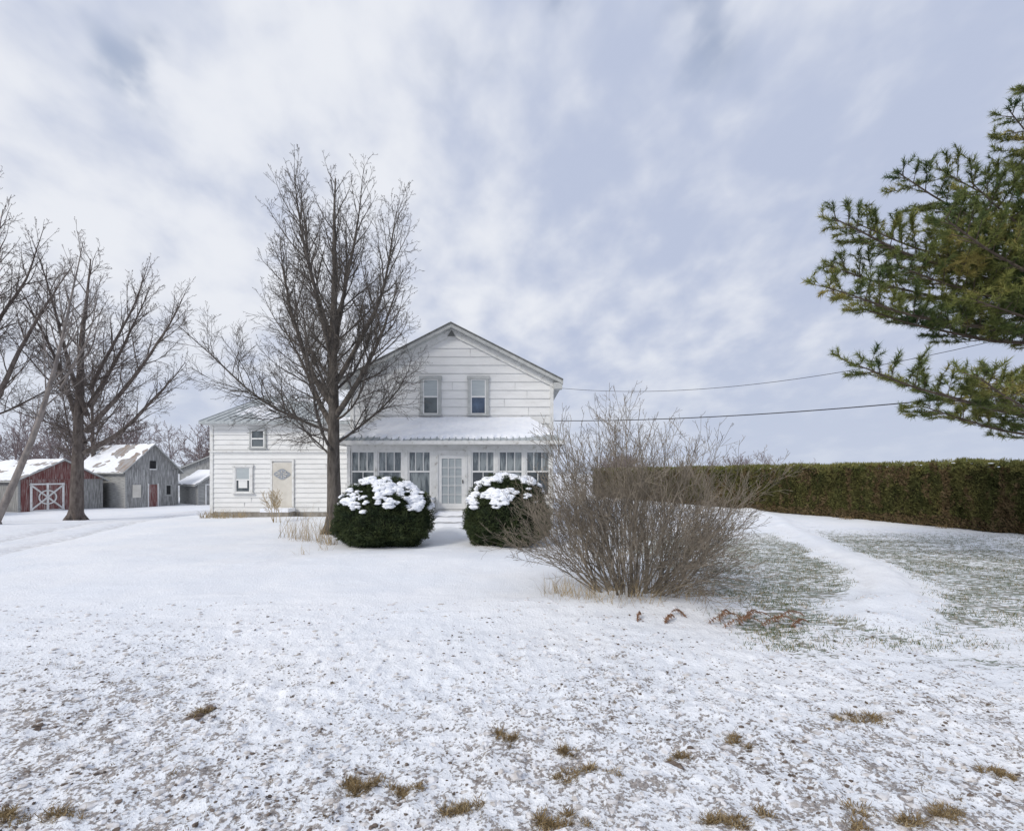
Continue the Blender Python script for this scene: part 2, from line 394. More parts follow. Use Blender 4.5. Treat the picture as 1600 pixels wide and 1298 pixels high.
mb.box(-3.30,-2.80,16.75,PY-.06,0,1.02,'white'); mb.box(-3.34,-2.765,16.7,PY-.055,1.02,1.08,'trim'); mb.box(-3.30,-2.80,16.74,PY-.07,1.08,1.16,'snow')
mb.box(-1.58,-1.10,16.75,PY-.06,0,1.02,'white'); mb.box(-1.615,-1.06,16.7,PY-.055,1.02,1.08,'trim'); mb.box(-1.56,-1.12,16.74,PY-.07,1.08,1.16,'snow')
mb.obj('porch_steps',house)
mb=MB()
ex0,ex1,ey,ez=-6.36,1.86,16.98,3.16; tx0,tx1,ty,tz=-5.2,.72,YF-.04,4.22
def pf(u,v): 
    x=(ex0+(tx0-ex0)*v)*(1-u)+(ex1+(tx1-ex1)*v)*u; return (x,ey+(ty-ey)*v,ez+(tz-ez)*v)
mb.grid(pf,1,1,'metal')
mb.poly([(ex0,ey,ez),(tx0,ty,tz),(ex0,ty,ez)],'metal'); mb.poly([(ex1,ey,ez),(ex1,ty,ez),(tx1,ty,tz)],'metal')
mb.poly([(ex0,ey+.02,ez-.04),(ex1,ey+.02,ez-.04),(ex1,ty,ez-.04),(ex0,ty,ez-.04)],'trim')
mb.box(ex0,ex1,ey-.03,ey-.002,ez-.12,ez+.01,'trim')
mb.box(ex0-.02,ex0,ey-.03,ty,ez-.12,ez+.01,'trim'); mb.box(ex1,ex1+.02,ey-.03,ty,ez-.12,ez+.01,'trim')
k=36
for i in range(k+1):
    x=ex0+(ex1-ex0)*i/k
    vt=1.0
    if x<tx0: vt=max(.03,(x-ex0)/(tx0-ex0))
    if x>tx1: vt=max(.03,(ex1-x)/(ex1-tx1))
    mb.tube([Vector((x,ey-.02,ez+.012)),Vector((x,ey+(ty-ey)*vt,ez+.012+(tz-ez)*vt))],[.024,.024],5,'metal')
def psn(u,v):
    p=pf(u,v); e=.11+.09*N(p[0]*.9,1,2)+.07*N(p[0]*5,2,2)+.14*ss(-.4,1.6,p[0])+.12*ss(-5.2,-6.3,p[0])
    t=ss(e-.03,e+.05,v); rib=.006*abs(math.cos(math.pi*(p[0]-ex0)*k/(ex1-ex0)))
    return (p[0],p[1],p[2]-.02+t*(.11+.025*N(p[0]*2,p[1]*2)+rib))
mb.grid(psn,260,40,'snow')
mb.obj('porch_roof',house,smooth=False)

# ---------------------------------------------------------------- outbuildings
def shed(name,corner,rot,w,l,eh,ph,wall,gable,roofk,seed,zb,snowb=.2):
    e=empty(name,(corner[0],corner[1],zb),rot)
    mb=MB()
    mb.box(0,w,0,l,-.3,eh,wall)
    mb.prism([(0,eh+.001),(w,eh+.001),(w/2,ph)],0.0,l,gable)
    for x in (-.02,w-.1): mb.box(x,x+.12,-.04,.1,0,eh,'greyclap' if seed!=3 else 'greywood')
    mb.obj('walls',e)
    mb=MB()
    s=(ph-eh)/(w/2); o=.3
    for sg in (0,1):
        def rf(u,v,dz=0):
            x=(-o+(w/2+o)*v) if sg==0 else (w+o-(w/2+o)*v)
            return (x,-.3+(l+.6)*u,eh-o*s+(w/2+o)*s*v+.06+dz)
        mb.grid(rf,1,1,roofk); mb.grid(lambda u,v:rf(u,v,-.06),1,1,wall)
        mb.poly([rf(0,0,-.08),rf(0,1,-.08),rf(0,1,.02),rf(0,0,.02)],'greytrim')
        mb.poly([rf(0,0,-.08),rf(1,0,-.08),rf(1,0,.02),rf(0,0,.02)],'greytrim')
        def sf(u,v):
            h=.14*(N(u*l*.5+seed*7,v*w*.7,sg*3+seed)+.4*N(u*l*2,v*w*3,seed))+snowb*.14
            return rf(u,v,max(-.04,min(.07,h)))
        mb.grid(sf,70,40,'snow')
    mb.obj('roof',e)
    return e
ROT=math.atan2(.917,.4)
rb=shed('red_barn',(-31.9,31),ROT,4.6,9,2.15,3.45,'greywood','redwood','rustmetal',1,-.52,.25)
mb=MB()
a,b,h=.55,2.35,1.9
mb.box(.12,2.7,-.035,-.005,0,2.14,'redwood')
mb.box(a,b,-.07,-.036,0,h,'redwood')
for x in (a,b-.12,(a+b)/2-.05): mb.box(x,x+.12,-.095,-.072,0,h,'trim')
for z in (0.02,h-.12): mb.box(a+.12,(a+b)/2-.05,-.095,-.072,z,z+.1,'trim'); mb.box((a+b)/2+.07,b-.12,-.095,-.072,z,z+.1,'trim')
for x0,x1 in ((a,b),(b,a)):
    mb.tube([Vector((x0,-.105,.08)),Vector((x1,-.105,h-.08))],[.055,.055],4,'trim')
cc=[Vector(((a+b)/2+.45*math.cos(t),-.12,h/2+.45*math.sin(t))) for t in [i*math.pi/12 for i in range(25)]]
mb.tube(cc,[.045]*25,4,'trim')
mb.obj('barn_door',rb)
gs=shed('weathered_shed',(-28.2,35),ROT,3.7,6.4,2.85,4.75,'greyclap','greywood','rustmetal',2,-.52,.1)
mb=MB()
mb.box(0.11,3.59,-.03,-.005,0,2.84,'greywood')
mb.box(1.55,2.15,-.07,-.032,0,1.7,'redwood'); mb.box(1.47,1.55,-.08,-.032,0,1.78,'trim'); mb.box(2.15,2.23,-.08,-.032,0,1.78,'trim')
mb.box(.45,1.0,-.07,-.032,.75,1.7,'cream'); mb.box(2.65,3.2,-.07,-.032,.75,1.7,'greyclap'); mb.box(2.8,3.1,-.075,-.072,.9,1.6,'dark')
mb.box(1.65,2.05,-.05,-.005,2.9,3.5,'dark'); mb.box(1.6,2.1,-.06,-.005,2.82,2.898,'trim')
mb.obj('doors_and_windows',gs)
sg=shed('small_garage',(-25.0,38.2),math.radians(50),3.0,4.5,1.75,2.75,'greyclap','greywood','rustmetal',4,-.52,.6)
mb=MB(); mb.box(.6,2.5,-.05,-.01,0,1.6,'greywood'); mb.box(1.5,1.54,-.06,-.052,0,1.6,'dark'); mb.box(.5,.6,-.07,-.01,0,1.7,'trim'); mb.box(2.5,2.6,-.07,-.01,0,1.7,'trim'); mb.box(.6,2.5,-.071,-.01,1.6,1.7,'trim')
mb.obj('garage_doors',sg)
bb=shed('large_barn',(-36,52),math.radians(8),10,14,3.0,5.2,'greyclap','greywood','rustmetal',5,-.5,1.0)
bb2=shed('open_shed',(-33.5,24.8),ROT,3.5,5,1.9,2.6,'redwood','greywood','rustmetal',3,-.45,1.2)

# ---------------------------------------------------------------- trees
def rdir(d,ang,rng,az=None):
    a=d.cross(Vector((.3,.5,.8)) if abs(d.z)>.9 else Vector((0,0,1))).normalized(); b=d.cross(a)
    t=rng.uniform(0,2*math.pi) if az is None else az
    return (d*math.cos(ang)+(a*math.cos(t)+b*math.sin(t))*math.sin(ang)).normalized()
def branch(mb,p,d,Ln,r,lv,P,rng,k):
    ns=P['seg'][lv]; pts=[p.copy()]; rad=[r]; dirs=[d.copy()]
    for i in range(ns):
        w=P['wob'][lv]
        d=(d+Vector((rng.gauss(0,w),rng.gauss(0,w),rng.gauss(0,w)))+Vector((0,0,P['up'][lv]))).normalized()
        p=p+d*(Ln/ns); t=(i+1)/ns
        pts.append(p.copy()); rad.append(max(P['minr'],r*(1-P['tap'][lv]*t))); dirs.append(d.copy())
    mb.tube(pts,rad,P['sides'][lv],k)
    if lv+1>=len(P['seg']): return
    n=P['n'][lv]
    if lv>=1: n=max(2,int(n*min(1.7,Ln/P['ref'][lv])+.5))
    for j in range(n):
        t=P['start'][lv]+(1-P['start'][lv])*(j+rng.random()*.8)/n
        t=min(t,.995); q=t*ns; i=int(q); f=q-i
        pp=pts[i].lerp(pts[i+1],f); dd=dirs[i].lerp(dirs[i+1],f).normalized(); rr=rad[i]*(1-f)+rad[i+1]*f
        if lv==0:
            ang=math.radians(P['a0'][0]+(P['a0'][1]-P['a0'][0])*t**P.get('ap',.7)+rng.uniform(-8,8)); az=j*2.4+rng.uniform(-.4,.4)
            tt=(t-P['start'][0])/(1-P['start'][0]); cl=P['crown']
            q2=tt*(len(cl)-1); i2=min(int(q2),len(cl)-2); LL=(cl[i2]+(cl[i2+1]-cl[i2])*(q2-i2))*rng.uniform(.75,1.12)
            r2=min(rr*P.get('rm',.62), P.get('lr',.010)*LL+.010)
        else:
            ang=math.radians(rng.uniform(*P['ang'][lv])); az=None
            LL=Ln*P['ratio'][lv]*(1-.55*t)*rng.uniform(.6,1.25); r2=rr*.55
        branch(mb,pp,rdir(dd,ang,rng,az),LL,max(P['minr'],r2),lv+1,P,rng,k)
BASE=dict(seg=[16,9,6,4,3],wob=[.022,.085,.12,.15,.17],up=[.03,.075,.05,.05,.04],tap=[.92,.86,.8,.7,.6],sides=[12,6,4,3,3],
 minr=.0048,n=[30,13,8,4],ref=[1,3.2,1.2,.5],start=[.27,.12,.12,.1],ang=[0,(28,50),(26,52),(25,50)],ratio=[0,.45,.5,.55],a0=(78,28),crown=[4.6,4.8,4.4,4.0,3.4,2.8,2.0,1.2])
def tree(name,base,h,r,seed,k,d0=(0,0,1),leaders=(),**kw):
    P=dict(BASE); P.update(kw); rng=random.Random(seed); mb=MB()
    b=Vector((base[0],base[1],ground_z(*base)-.1))
    d=Vector(d0).normalized()
    branch(mb,b,d,h,r,0,P,rng,k)
    PL=dict(P); PL['n']=[19]+list(P['n'][1:]); PL['start']=[.22]+list(P['start'][1:]); PL['a0']=(52,24); PL['up']=[.05]+list(P['up'][1:]); PL['wob']=[.045]+list(P['wob'][1:])
    for (f,az,ang,ln,cr) in leaders:
        PL['crown']=[cr,cr*1.15,cr,cr*.7,cr*.4]
        az=math.radians(az); ang=math.radians(ang)
        branch(mb,b+d*h*f,Vector((math.cos(az)*math.sin(ang)+d.x,math.sin(az)*math.sin(ang)+d.y,math.cos(ang))).normalized(),ln,r*(1-.92*f)*.60,0,PL,rng,k)
    for q in range(7):
        a=q*.9; o=Vector((math.cos(a),math.sin(a),0))
        mb.tube([b+Vector((0,0,.75))+o*r*.4,b+Vector((0,0,.35))+o*r*.8,b+o*r*1.7],[r*.45,r*.4,r*.2],6,k)
    return mb.obj(name,smooth=True)
tree('bare_tree',(-5.95,16.0),11.9,.25,14,'bark',d0=(.0,0,1),n=[30,14,8,4],start=[.20,.14,.12,.1],a0=(88,34),crown=[4.6,5.0,4.4,3.6,2.8,2.2,1.8,1.4,.9],lr=.0085,ref=[1,2.6,1.2,.5],minr=.0042,
  leaders=[(.36,175,36,6.3,2.1),(.42,10,34,6.6,2.1),(.47,250,24,6.0,1.7),(.50,80,26,5.8,1.7),(.54,190,20,5.7,1.6),(.58,350,20,5.3,1.5),(.30,140,52,5.2,1.8),(.33,-25,52,5.2,1.8)])
tree('bare_tree',(-22.9,25.2),14.0,.32,5,'bark3',(.11,0,1),n=[20,11,7,3],minr=.006,crown=[5,5,4.4,3.6,3,2.2,1.4],start=[.2,.14,.12,.1],a0=(80,34),lr=.009,
  leaders=[(.30,175,38,8.5,2.4),(.34,5,36,9.5,2.4),(.40,250,26,8.4,2.0),(.44,80,26,8,2.0),(.50,0,22,7.5,1.9),(.26,20,58,7,2)])
tree('bare_tree',(-21.6,20.0),12.5,.15,23,'bark2',(.36,.12,1),n=[20,8,6,3],minr=.006,crown=[1.8,2.4,2.6,2.5,2.2,1.8,1.3,1],start=[.35,.15,.12,.1],a0=(50,24),leaders=[(.5,120,26,6,1.4)])
tree('bare_tree',(-24.4,21.5),15.2,.30,31,'bark3',(-.02,0,1),n=[18,10,6,3],minr=.006,crown=[5,5,4.4,4,3,2.2,1.4],start=[.2,.14,.12,.1],a0=(76,32),lr=.009,
  leaders=[(.24,10,40,9.5,2.2),(.30,340,30,9.5,2.2),(.34,120,30,9,2.0),(.40,30,22,8.5,2.0),(.45,220,22,8,1.8)])
tree('bare_tree',(-33.5,38.5),12.0,.22,41,'bark3',n=[22,9,6,3],minr=.012,crown=[4,4.6,4.5,4,3,2])
mb=MB(); rng=random.Random(3)
P=dict(BASE); P.update(n=[15,8,6],seg=[8,5,4,2],minr=.020,ref=[1,3,1.2],crown=[3.6,4.2,4,3,1.6],start=[.12,.1,.1],ratio=[0,.5,.5])
for i in range(40):
    x=rng.uniform(-95,-28); y=rng.uniform(58,80)
    branch(mb,Vector((x,y,-.5)),Vector((rng.gauss(0,.06),0,1)).normalized(),rng.uniform(5,11),.16,0,P,rng,'bark4')
for i in range(16):
    x=rng.uniform(10,60); y=rng.uniform(100,140)
    branch(mb,Vector((x,y,-.5)),Vector((0,0,1)),rng.uniform(4,6),.16,0,P,rng,'bark4')
mb.obj('distant_tree_line')

# lilac shrub
mb=MB(); rng=random.Random(9)
P=dict(BASE); P.update(seg=[10,6,4,3],wob=[.075,.11,.15,.18],up=[.035,.07,.06,.05],tap=[.8,.75,.7,.6],sides=[5,4,3,3],minr=.0025,n=[10,4,3],ref=[1,.9,.4],start=[.28,.12,.1],
  ang=[0,(20,48),(25,55)],ratio=[0,.5,.6],a0=(38,28),crown=[.7,.95,1.0,.85,.65,.4])
for i in range(140):
    a=rng.uniform(0,2*math.pi); rr=.50*math.sqrt(rng.random())
    b=Vector((2.0+rr*math.cos(a)*1.3,8.0+rr*math.sin(a),-.03))
    tilt=1.12*rng.random()**.85
    ln=3.30-1.25*(tilt/1.05)**1.3; ln*=rng.uniform(.55,1.03)
    d=Vector((math.cos(a)*math.sin(tilt),math.sin(a)*math.sin(tilt),math.cos(tilt)))
    branch(mb,b,d,ln,rng.uniform(.007,.017),0,P,rng,'lilac')
mb.obj('lilac_shrub')

# ---------------------------------------------------------------- leaf soups
def leaves(C,Nn,rng,ln,wd,up=.35,spread=.7):
    n=len(C); D=Nn*.7+rng.normal(0,spread,(n,3))+np.array([0,0,up]); D/=np.linalg.norm(D,axis=1)[:,None]
    W=np.cross(D,rng.normal(0,1,(n,3))); W/=np.linalg.norm(W,axis=1)[:,None]
    l=ln*rng.uniform(.5,1.4,(n,1)); w=wd*rng.uniform(.6,1.4,(n,1))
    return np.stack([C-W*w/2,C+W*w/2,C+D*l],axis=1)
hA=np.array([18.4,11.0]); hB=np.array([7.2,43.3]); hl=np.linalg.norm(hB-hA); he=(hB-hA)/hl; hn=np.array([-he[1],he[0]])
if hn[0]>0: hn=-hn
def hoff(s,z): return .28*N(s*.9,z*.4,1)+.20*N(s*2.4,z*.8,7)+.10*N(s*7,z*4,3)-.12*max(0,.7-z)
def htop(s): return 2.36+.10*N(s*.7,2,5)+.14*N(s*2.6,4,5)+.12*N(s*8,1,1)
mb=MB()
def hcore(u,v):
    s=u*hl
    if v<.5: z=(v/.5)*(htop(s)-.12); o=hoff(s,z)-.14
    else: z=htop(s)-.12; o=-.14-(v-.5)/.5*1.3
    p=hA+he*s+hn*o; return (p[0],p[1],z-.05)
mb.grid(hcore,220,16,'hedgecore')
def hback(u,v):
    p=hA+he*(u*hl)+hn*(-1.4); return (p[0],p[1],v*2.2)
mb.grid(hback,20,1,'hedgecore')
C=[[],[],[]];Q=[[],[],[]]
rng=random.Random(17); snowit=[]
for i in range(200000):
    s=hl*rng.random()**1.5
    if rng.random()<.76:
        z=rng.random()**.85*htop(s); o=hoff(s,z)-rng.random()**2*.14; nn=(hn[0],hn[1],.15)
        b=N(s*3.0,z*.7,33)+.5*N(s*9,z*4,3)
        ki=2 if (b>.20 or z<.35+.35*N(s*3,1,1)) and rng.random()<.8 else (1 if z>htop(s)-.30 or rng.random()<.14 else 0)
    else:
        o=-rng.random()*1.4+.1; z=htop(s)+rng.uniform(-.1,.05); nn=(0,0,1); ki=1
    p=hA+he*s+hn*o; C[ki].append((p[0],p[1],z)); Q[ki].append(nn)
for ki,kk in enumerate(('hedge','hedgetop','hedgebrown')):
    mb.soup(leaves(np.array(C[ki]),np.array(Q[ki]),NP,.10,.035,.5,.55),kk)

bm=bmesh.new(); bmesh.ops.create_icosphere(bm,subdivisions=2,radius=1); IV=np.array([v.co[:] for v in bm.verts]); IF=np.array([[v.index for v in f.verts] for f in bm.faces]); bm.free()
bm=bmesh.new(); bmesh.ops.create_icosphere(bm,subdivisions=1,radius=1); JV=np.array([v.co[:] for v in bm.verts]); JF=np.array([[v.index for v in f.verts] for f in bm.faces]); bm.free()
def blobs(mb,items,k,Vt=IV,Ft=IF,jit=.18):
    mi=mb.mi(k)
    for (c,s) in items:
        v=Vt*(1+NP.normal(0,jit,(len(Vt),1)))*np.array(s)+np.array(c); i0=len(mb.v)
        mb.v+=v.tolist(); mb.f+=(Ft+i0).tolist(); mb.m+=[mi]*len(Ft)
for i in range(170):
    s=rng.random()*hl; p=hA+he*s+hn*rng.uniform(-.6,.15); q=rng.uniform(.02,.06)
    snowit.append(((p[0],p[1],htop(s)-.01),(q*1.6,q*1.3,q*.4)))
blobs(mb,snowit,'snow',JV,JF,.15)
mb.obj('cedar_hedge')
def bush(c,rx,ry,h,seed,bias,thr):
    mb=MB(); rng=random.Random(seed)
    def surf(th,ph):
        n=Vector((math.cos(th)*math.cos(ph),math.sin(th)*math.cos(ph),math.sin(ph)))
        cp=abs(math.cos(ph))**(.95 if ph>0 else .6); sp=math.copysign(abs(math.sin(ph))**(1.0 if ph>0 else .8),math.sin(ph))
        k=1+.16*noise.noise(n*1.9+Vector((seed,0,0)))+.10*noise.noise(n*5+Vector((0,seed,0)))
        return Vector((c[0]+rx*k*cp*math.cos(th),c[1]+ry*k*cp*math.sin(th),c[2]+h*.42+(h*.58 if ph>0 else h*.42)*k*sp)),n
    mm=Vector((c[0],c[1],c[2]+h*.42))
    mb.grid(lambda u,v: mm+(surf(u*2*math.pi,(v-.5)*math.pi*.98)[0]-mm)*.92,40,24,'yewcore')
    C=[];Q=[]
    for i in range(56000):
        th=rng.uniform(0,2*math.pi); ph=math.asin(rng.uniform(-.95,1)); p,n=surf(th,ph)
        p=mm+(p-mm)*(rng.uniform(.90,1.02)+.04*noise.noise(n*12)); C.append(tuple(p)); Q.append(tuple(n))
    mb.soup(leaves(np.array(C),np.array(Q),NP,.062,.020,.25,.6),'yew')
    it=[]; tries=0
    while len(it)<700 and tries<14000:
        tries+=1
        th=rng.uniform(0,2*math.pi); ph=math.asin(rng.uniform(.25,1)); p,n=surf(th,ph)
        v=noise.noise(n*3.0+Vector((seed,3,1)))+.55*noise.noise(n*8+Vector((seed,7,1)))+.55*(n.z-.78)+.4*n.dot(Vector(bias))
        if v>thr:
            s=rng.uniform(.022,.06)+.09*min(.5,v-thr); p=mm+(p-mm)*1.005
            it.append((tuple(p),(s*1.4,s*1.2,s*.65)))
    blobs(mb,it,'snow',jit=.09)
    return mb.obj('yew_bush')
bush((-3.62,13.55,-.05),1.28,1.15,1.88,4,(.6,-.35,.1),.10)
bush((-.12,13.75,-.05),1.19,1.1,2.02,9,(-.5,-.3,.3),.18)

# ---------------------------------------------------------------- pine
mb=MB(); rng=random.Random(21)
TX,TY=12.3,9.6
mb.tube([Vector((TX+.1*math.sin(z*.5),TY,z)) for z in np.linspace(-.1,15,16)],[.30-.26*i/15 for i in range(16)],10,'pinebark')
NC=[];ND=[];NS=[]
def pine_branch(root,tip,sag,wid,dens=1.0,bare=.18):
    root=Vector(root); tip=Vector(tip); ax_=(tip-root); Ln=ax_.length; pts=[]
    n=14
    for i in range(n+1):
        t=i/n; p=root.lerp(tip,t)+Vector((0,0,-sag*math.sin(math.pi*t)))+Vector((0,.15*N(t*4,Ln,3),.12*N(t*4,Ln,8)))*Ln*.2*t*(1-t)*2
        pts.append(p)
    mb.tube(pts,[.045*(1-.88*i/n)*(Ln/5)+.004 for i in range(n+1)],6,'pinebark')
    side=Vector((-ax_.y,ax_.x,0)).normalized(); d=ax_.normalized()
    ns=int(Ln*7.0*dens)
    for j in range(ns):
        t=bare+(1-bare)*(j+rng.random())/ns; q=t*n; i=min(n-1,int(q)); p=pts[i].lerp(pts[i+1],q-i)
        sg=1 if j%2 else -1
        sl=wid*(.30+.9*math.sin(math.pi*min(1,t*.92+.04))**.8)*rng.uniform(.5,1.15)
        sd=(side*sg*rng.uniform(.5,1)+d*rng.uniform(.3,.8)+Vector((0,0,rng.uniform(-.15,.60)))).normalized()
        sp=[p+sd*sl*u+Vector((0,0,.10*sl*u*u)) for u in (0,.33,.66,1)]
        mb.tube(sp,[.010,.008,.005,.004],4,'pinebark')
        m=max(3,int(sl*12))
        for g in range(m):
            u=.2+.8*(g+.5)/m; c=p+sd*sl*u+Vector((0,0,.10*sl*u*u))
            dd=(sd*.8+Vector((rng.gauss(0,.55),rng.gauss(0,.55),rng.gauss(0,.3)+.3))).normalized(); tl=rng.uniform(.05,.22)
            e=c+dd*tl; mb.tube([c,e],[.004,.003],3,'pinebark')
            NC.append(tuple(e)); ND.append(tuple(dd)); NS.append(rng.uniform(.8,1.25))
        e=sp[-1]; NC.append(tuple(e)); ND.append(tuple(sd)); NS.append(1.1)
    NC.append(tuple(pts[-1])); ND.append(tuple(d)); NS.append(1.2)
T=lambda z:(TX,TY,z)
for tip,rz,sag,w in [((6.3,8.9,4.05),2.9,.25,.7),((7.9,8.2,3.7),2.6,.25,.7),((8.3,9.9,3.45),2.6,.2,.7),((9.2,9.3,3.9),3.0,.1,.8),
  ((5.9,9.1,5.55),4.7,.30,.75),((7.0,9.6,5.3),4.6,.3,.75),((8.2,8.6,5.15),4.7,.1,.6),
  ((6.15,9.2,6.9),5.5,.40,.75),((6.5,9.9,6.3),5.2,.35,.8),((7.4,8.2,6.35),5.4,.3,.85),((7.2,9.0,5.9),5.1,.2,.8),
  ((7.65,9.5,7.95),6.4,.45,.7),((8.3,8.7,7.3),6.0,.35,.85),((7.2,10.0,7.2),5.8,.35,.75),((8.6,9.4,6.9),5.8,.2,.9),((8.4,9.0,6.4),5.6,.1,.9),
  ((9.5,9.2,9.0),7.4,.4,.7),((8.9,10.0,8.35),7.0,.35,.75),((9.6,8.3,8.0),6.6,.3,.85),((9.3,9.6,6.2),5.2,.1,.9),((9.3,9.2,5.7),4.9,.1,.8),((9.4,8.8,7.4),6.3,.2,.9),((9.9,9.3,8.5),7.2,.2,.8),
  ((10.2,9.4,9.6),8.2,.3,.65),((10.6,8.4,10.2),9,.3,.7),((10.9,9.6,11.4),10,.2,.6),
  ((14.8,6.8,3.5),2.8,.2,.8),((16.8,10.4,4.5),3.5,.2,.8),((15.8,7.6,7),6,.2,.8),((13,13.2,6),5,.2,.8),((12.6,5.9,6.6),5.6,.2,.8),((14.6,10.6,9.4),8.4,.2,.7),((12,7.4,10.2),9,.2,.6)]:
    pine_branch(T(rz),tip,sag,w)
NC=np.array(NC);ND=np.array(ND);NS=np.array(NS); K=42
n=len(NC)
C=np.repeat(NC,K,0); D=np.repeat(ND,K,0); S=np.repeat(NS,K)
t=NP.uniform(-.12,.02,(n*K,1)); C=C+D*t
D2=D*.75+NP.normal(0,.55,(n*K,3)); D2/=np.linalg.norm(D2,axis=1)[:,None]
W=np.cross(D2,NP.normal(0,1,(n*K,3))); W/=np.linalg.norm(W,axis=1)[:,None]
l=(NP.uniform(.08,.14,(n*K))*S)[:,None]; w=.0056
mb.soup(np.stack([C-W*w,C+W*w,C+D2*l],axis=1),'pine')
mb.obj('pine_tree')

# ---------------------------------------------------------------- grasses / weeds
def blades(mb,cx,cy,rad,n,h,k,flat=.5,w=.006,seed=0,z=None,bend=.4):
    rng=random.Random(seed*13+int(cx*100)); mi=mb.mi(k)
    for i in range(n):
        a=rng.uniform(0,2*math.pi); r=rad*rng.random()**.7; x=cx+r*math.cos(a)*1.3; y=cy+r*math.sin(a)*.8
        zz=(ground_fine(x,y) if z is None else z)-.005
        d=Vector((rng.gauss(0,flat),rng.gauss(0,flat),1)).normalized(); L_=h*rng.uniform(.4,1.2)
        p=Vector((x,y,zz)); m=p+d*L_*.55; e=m+(d+Vector((rng.gauss(0,bend),rng.gauss(0,bend),-bend*.7))).normalized()*L_*.5
        s=Vector((math.cos(a+1),math.sin(a+1),0))*w; i0=len(mb.v)
        mb.v+=[tuple(p-s),tuple(p+s),tuple(m+s*.7),tuple(m-s*.7),tuple(e)]
        mb.f+=[(i0,i0+1,i0+2,i0+3),(i0+3,i0+2,i0+4)]; mb.m+=[mi,mi]
tufts=[(-.05,3.66,.07,190),(-.95,3.09,.09,260),(-.65,3.03,.07,160),(.56,3.23,.13,300),(.40,3.42,.06,120),(2.9,3.9,.17,320),(-2.85,2.85,.18,520),(-.26,2.83,.11,240),
 (1.17,3.37,.05,120),(2.3,2.75,.16,320),(1.67,3.53,.06,120),(.29,2.74,.11,220),(1.33,2.78,.13,220),(3.3,3.26,.10,200),(-2.6,4.05,.08,180)]
mb=MB(); rt=random.Random(91)
for i,(x,y,r,n_) in enumerate(tufts):
    th=rt.uniform(-.5,.5)
    for q in range(rt.randint(5,9)):
        u=rt.gauss(0,1)*r*.8; vv=rt.gauss(0,.4)*r; rs=r*rt.uniform(.2,.55)
        cx=x+u*math.cos(th)-vv*math.sin(th); cy=y+u*math.sin(th)+vv*math.cos(th)
        m_=int(n_*rt.uniform(.15,.5))
        blades(mb,cx,cy,rs,m_,rt.uniform(.04,.08),'strawd',1.4,.0028,i*20+q); blades(mb,cx,cy,rs,m_//3,.065,'straw',1.2,.0024,i*20+q+500)
rng=random.Random(77)
for i in range(230):
    y=2.6+2.8*rng.random()**1.3; x=rng.uniform(-1.15,1.15)*y
    if N(x*1.1,y*1.1,60)<rng.uniform(-.2,.2): continue
    blades(mb,x,y,rng.uniform(.01,.07),rng.randint(8,40),.042,'strawd',1.6,.0024,i+200)
mb.obj('dead_grass_tufts')
mb=MB()
rng=random.Random(8); it=[];it2=[]
for i in range(6000):
    y=2.45+4.2*rng.random()**1.5; x=rng.uniform(-1.2,1.2)*y
    if N(x*.9,y*.9,40)+.3*N(x*3,y*3,4)<rng.uniform(-.35,.25): continue
    s=.003+.012*rng.random()**3.5; it.append(((x,y,ground_fine(x,y)+s*.2),(s*rng.uniform(.8,1.7),s*rng.uniform(.7,1.3),s*.7)))
for i in range(5200):
    y=2.45+5.0*rng.random()**1.2; x=rng.uniform(-1.2,1.2)*y
    s=.006+.026*rng.random()**3; it2.append(((x,y,ground_fine(x,y)),(s*rng.uniform(.8,1.8),s*rng.uniform(.7,1.3),s*.55)))
for (cx,cy,n_,rr) in ((-2.6,4.02,14,.10),(-3.8,3.85,8,.12),(1.1,3.3,5,.05)):
    for i in range(n_):
        s=rng.uniform(.012,.026); x=cx+rng.gauss(0,rr*.6); y=cy+rng.gauss(0,rr*.5)
        it.append(((x,y,ground_fine(x,y)+s*.3),(s*1.4,s,s*.7)))
blobs(mb,it,'clod',JV,JF,.25); blobs(mb,it2,'pale',JV,JF,.2)
mb.obj('soil_and_ice_clods')
mb=MB(); rng=random.Random(55); cnt=0
while cnt<60000:
    y=5.4+10.5*rng.random()**1.2; x=rng.uniform(2.0,1.12*y+1)
    g=grassm(x,y); g*=.6+1.5*N(x*.9,y*2.4,3)+.8*N(x*4,y*7,3)
    cnt+=1
    if rng.random()<g:
        z=ground_fine(x,y); h=rng.uniform(.015,.055); a=rng.uniform(0,6.28); s=.0045
        i0=len(mb.v); mb.v+=[(x-s,y,z-.005),(x+s,y,z-.005),(x+.6*h*math.cos(a),y+.6*h*math.sin(a),z+h)]; mb.f.append((i0,i0+1,i0+2)); mb.m.append(mb.mi('green' if rng.random()<.75 else 'straw'))
mb.obj('lawn_grass')
def weeds(name,pts,h,k='straw',n=30,flat=.22,w=.005):
    mb=MB()
    for i,(x,y,r) in enumerate(pts): blades(mb,x,y,r,n,h,k,flat,w,i,bend=.35)
    return mb.obj(name)
weeds('dry_weeds',[(-6.2,14.4,.4),(-5.6,13.9,.35),(-5.2,13.6,.25),(-6.8,14.9,.4)],1.05,'straw',50,.28,.005)
weeds('dry_weeds',[(-12.9,21.3,.5),(-12.1,21.3,.4),(-13.6,21.5,.3)],.45,'straw',70,.4,.008)
weeds('dry_weeds',[(.9,7.4,.35),(1.3,7.15,.3),(1.9,7.1,.4),(2.5,7.2,.4),(3.0,7.6,.3),(.75,7.9,.2)],.42,'straw',70,.4,.003)
weeds('dry_weeds',[(-5.2,11.9,.2),(-4.9,12.6,.15)],.3,'straw',14,.4,.004)
weeds('dry_weeds',[(17.0,14.4,.3),(15.9,17.6,.3),(14.6,21,.3),(17.6,12.7,.3)],.25,'strawd',60,.5,.006)
mb=MB(); rng=random.Random(2)
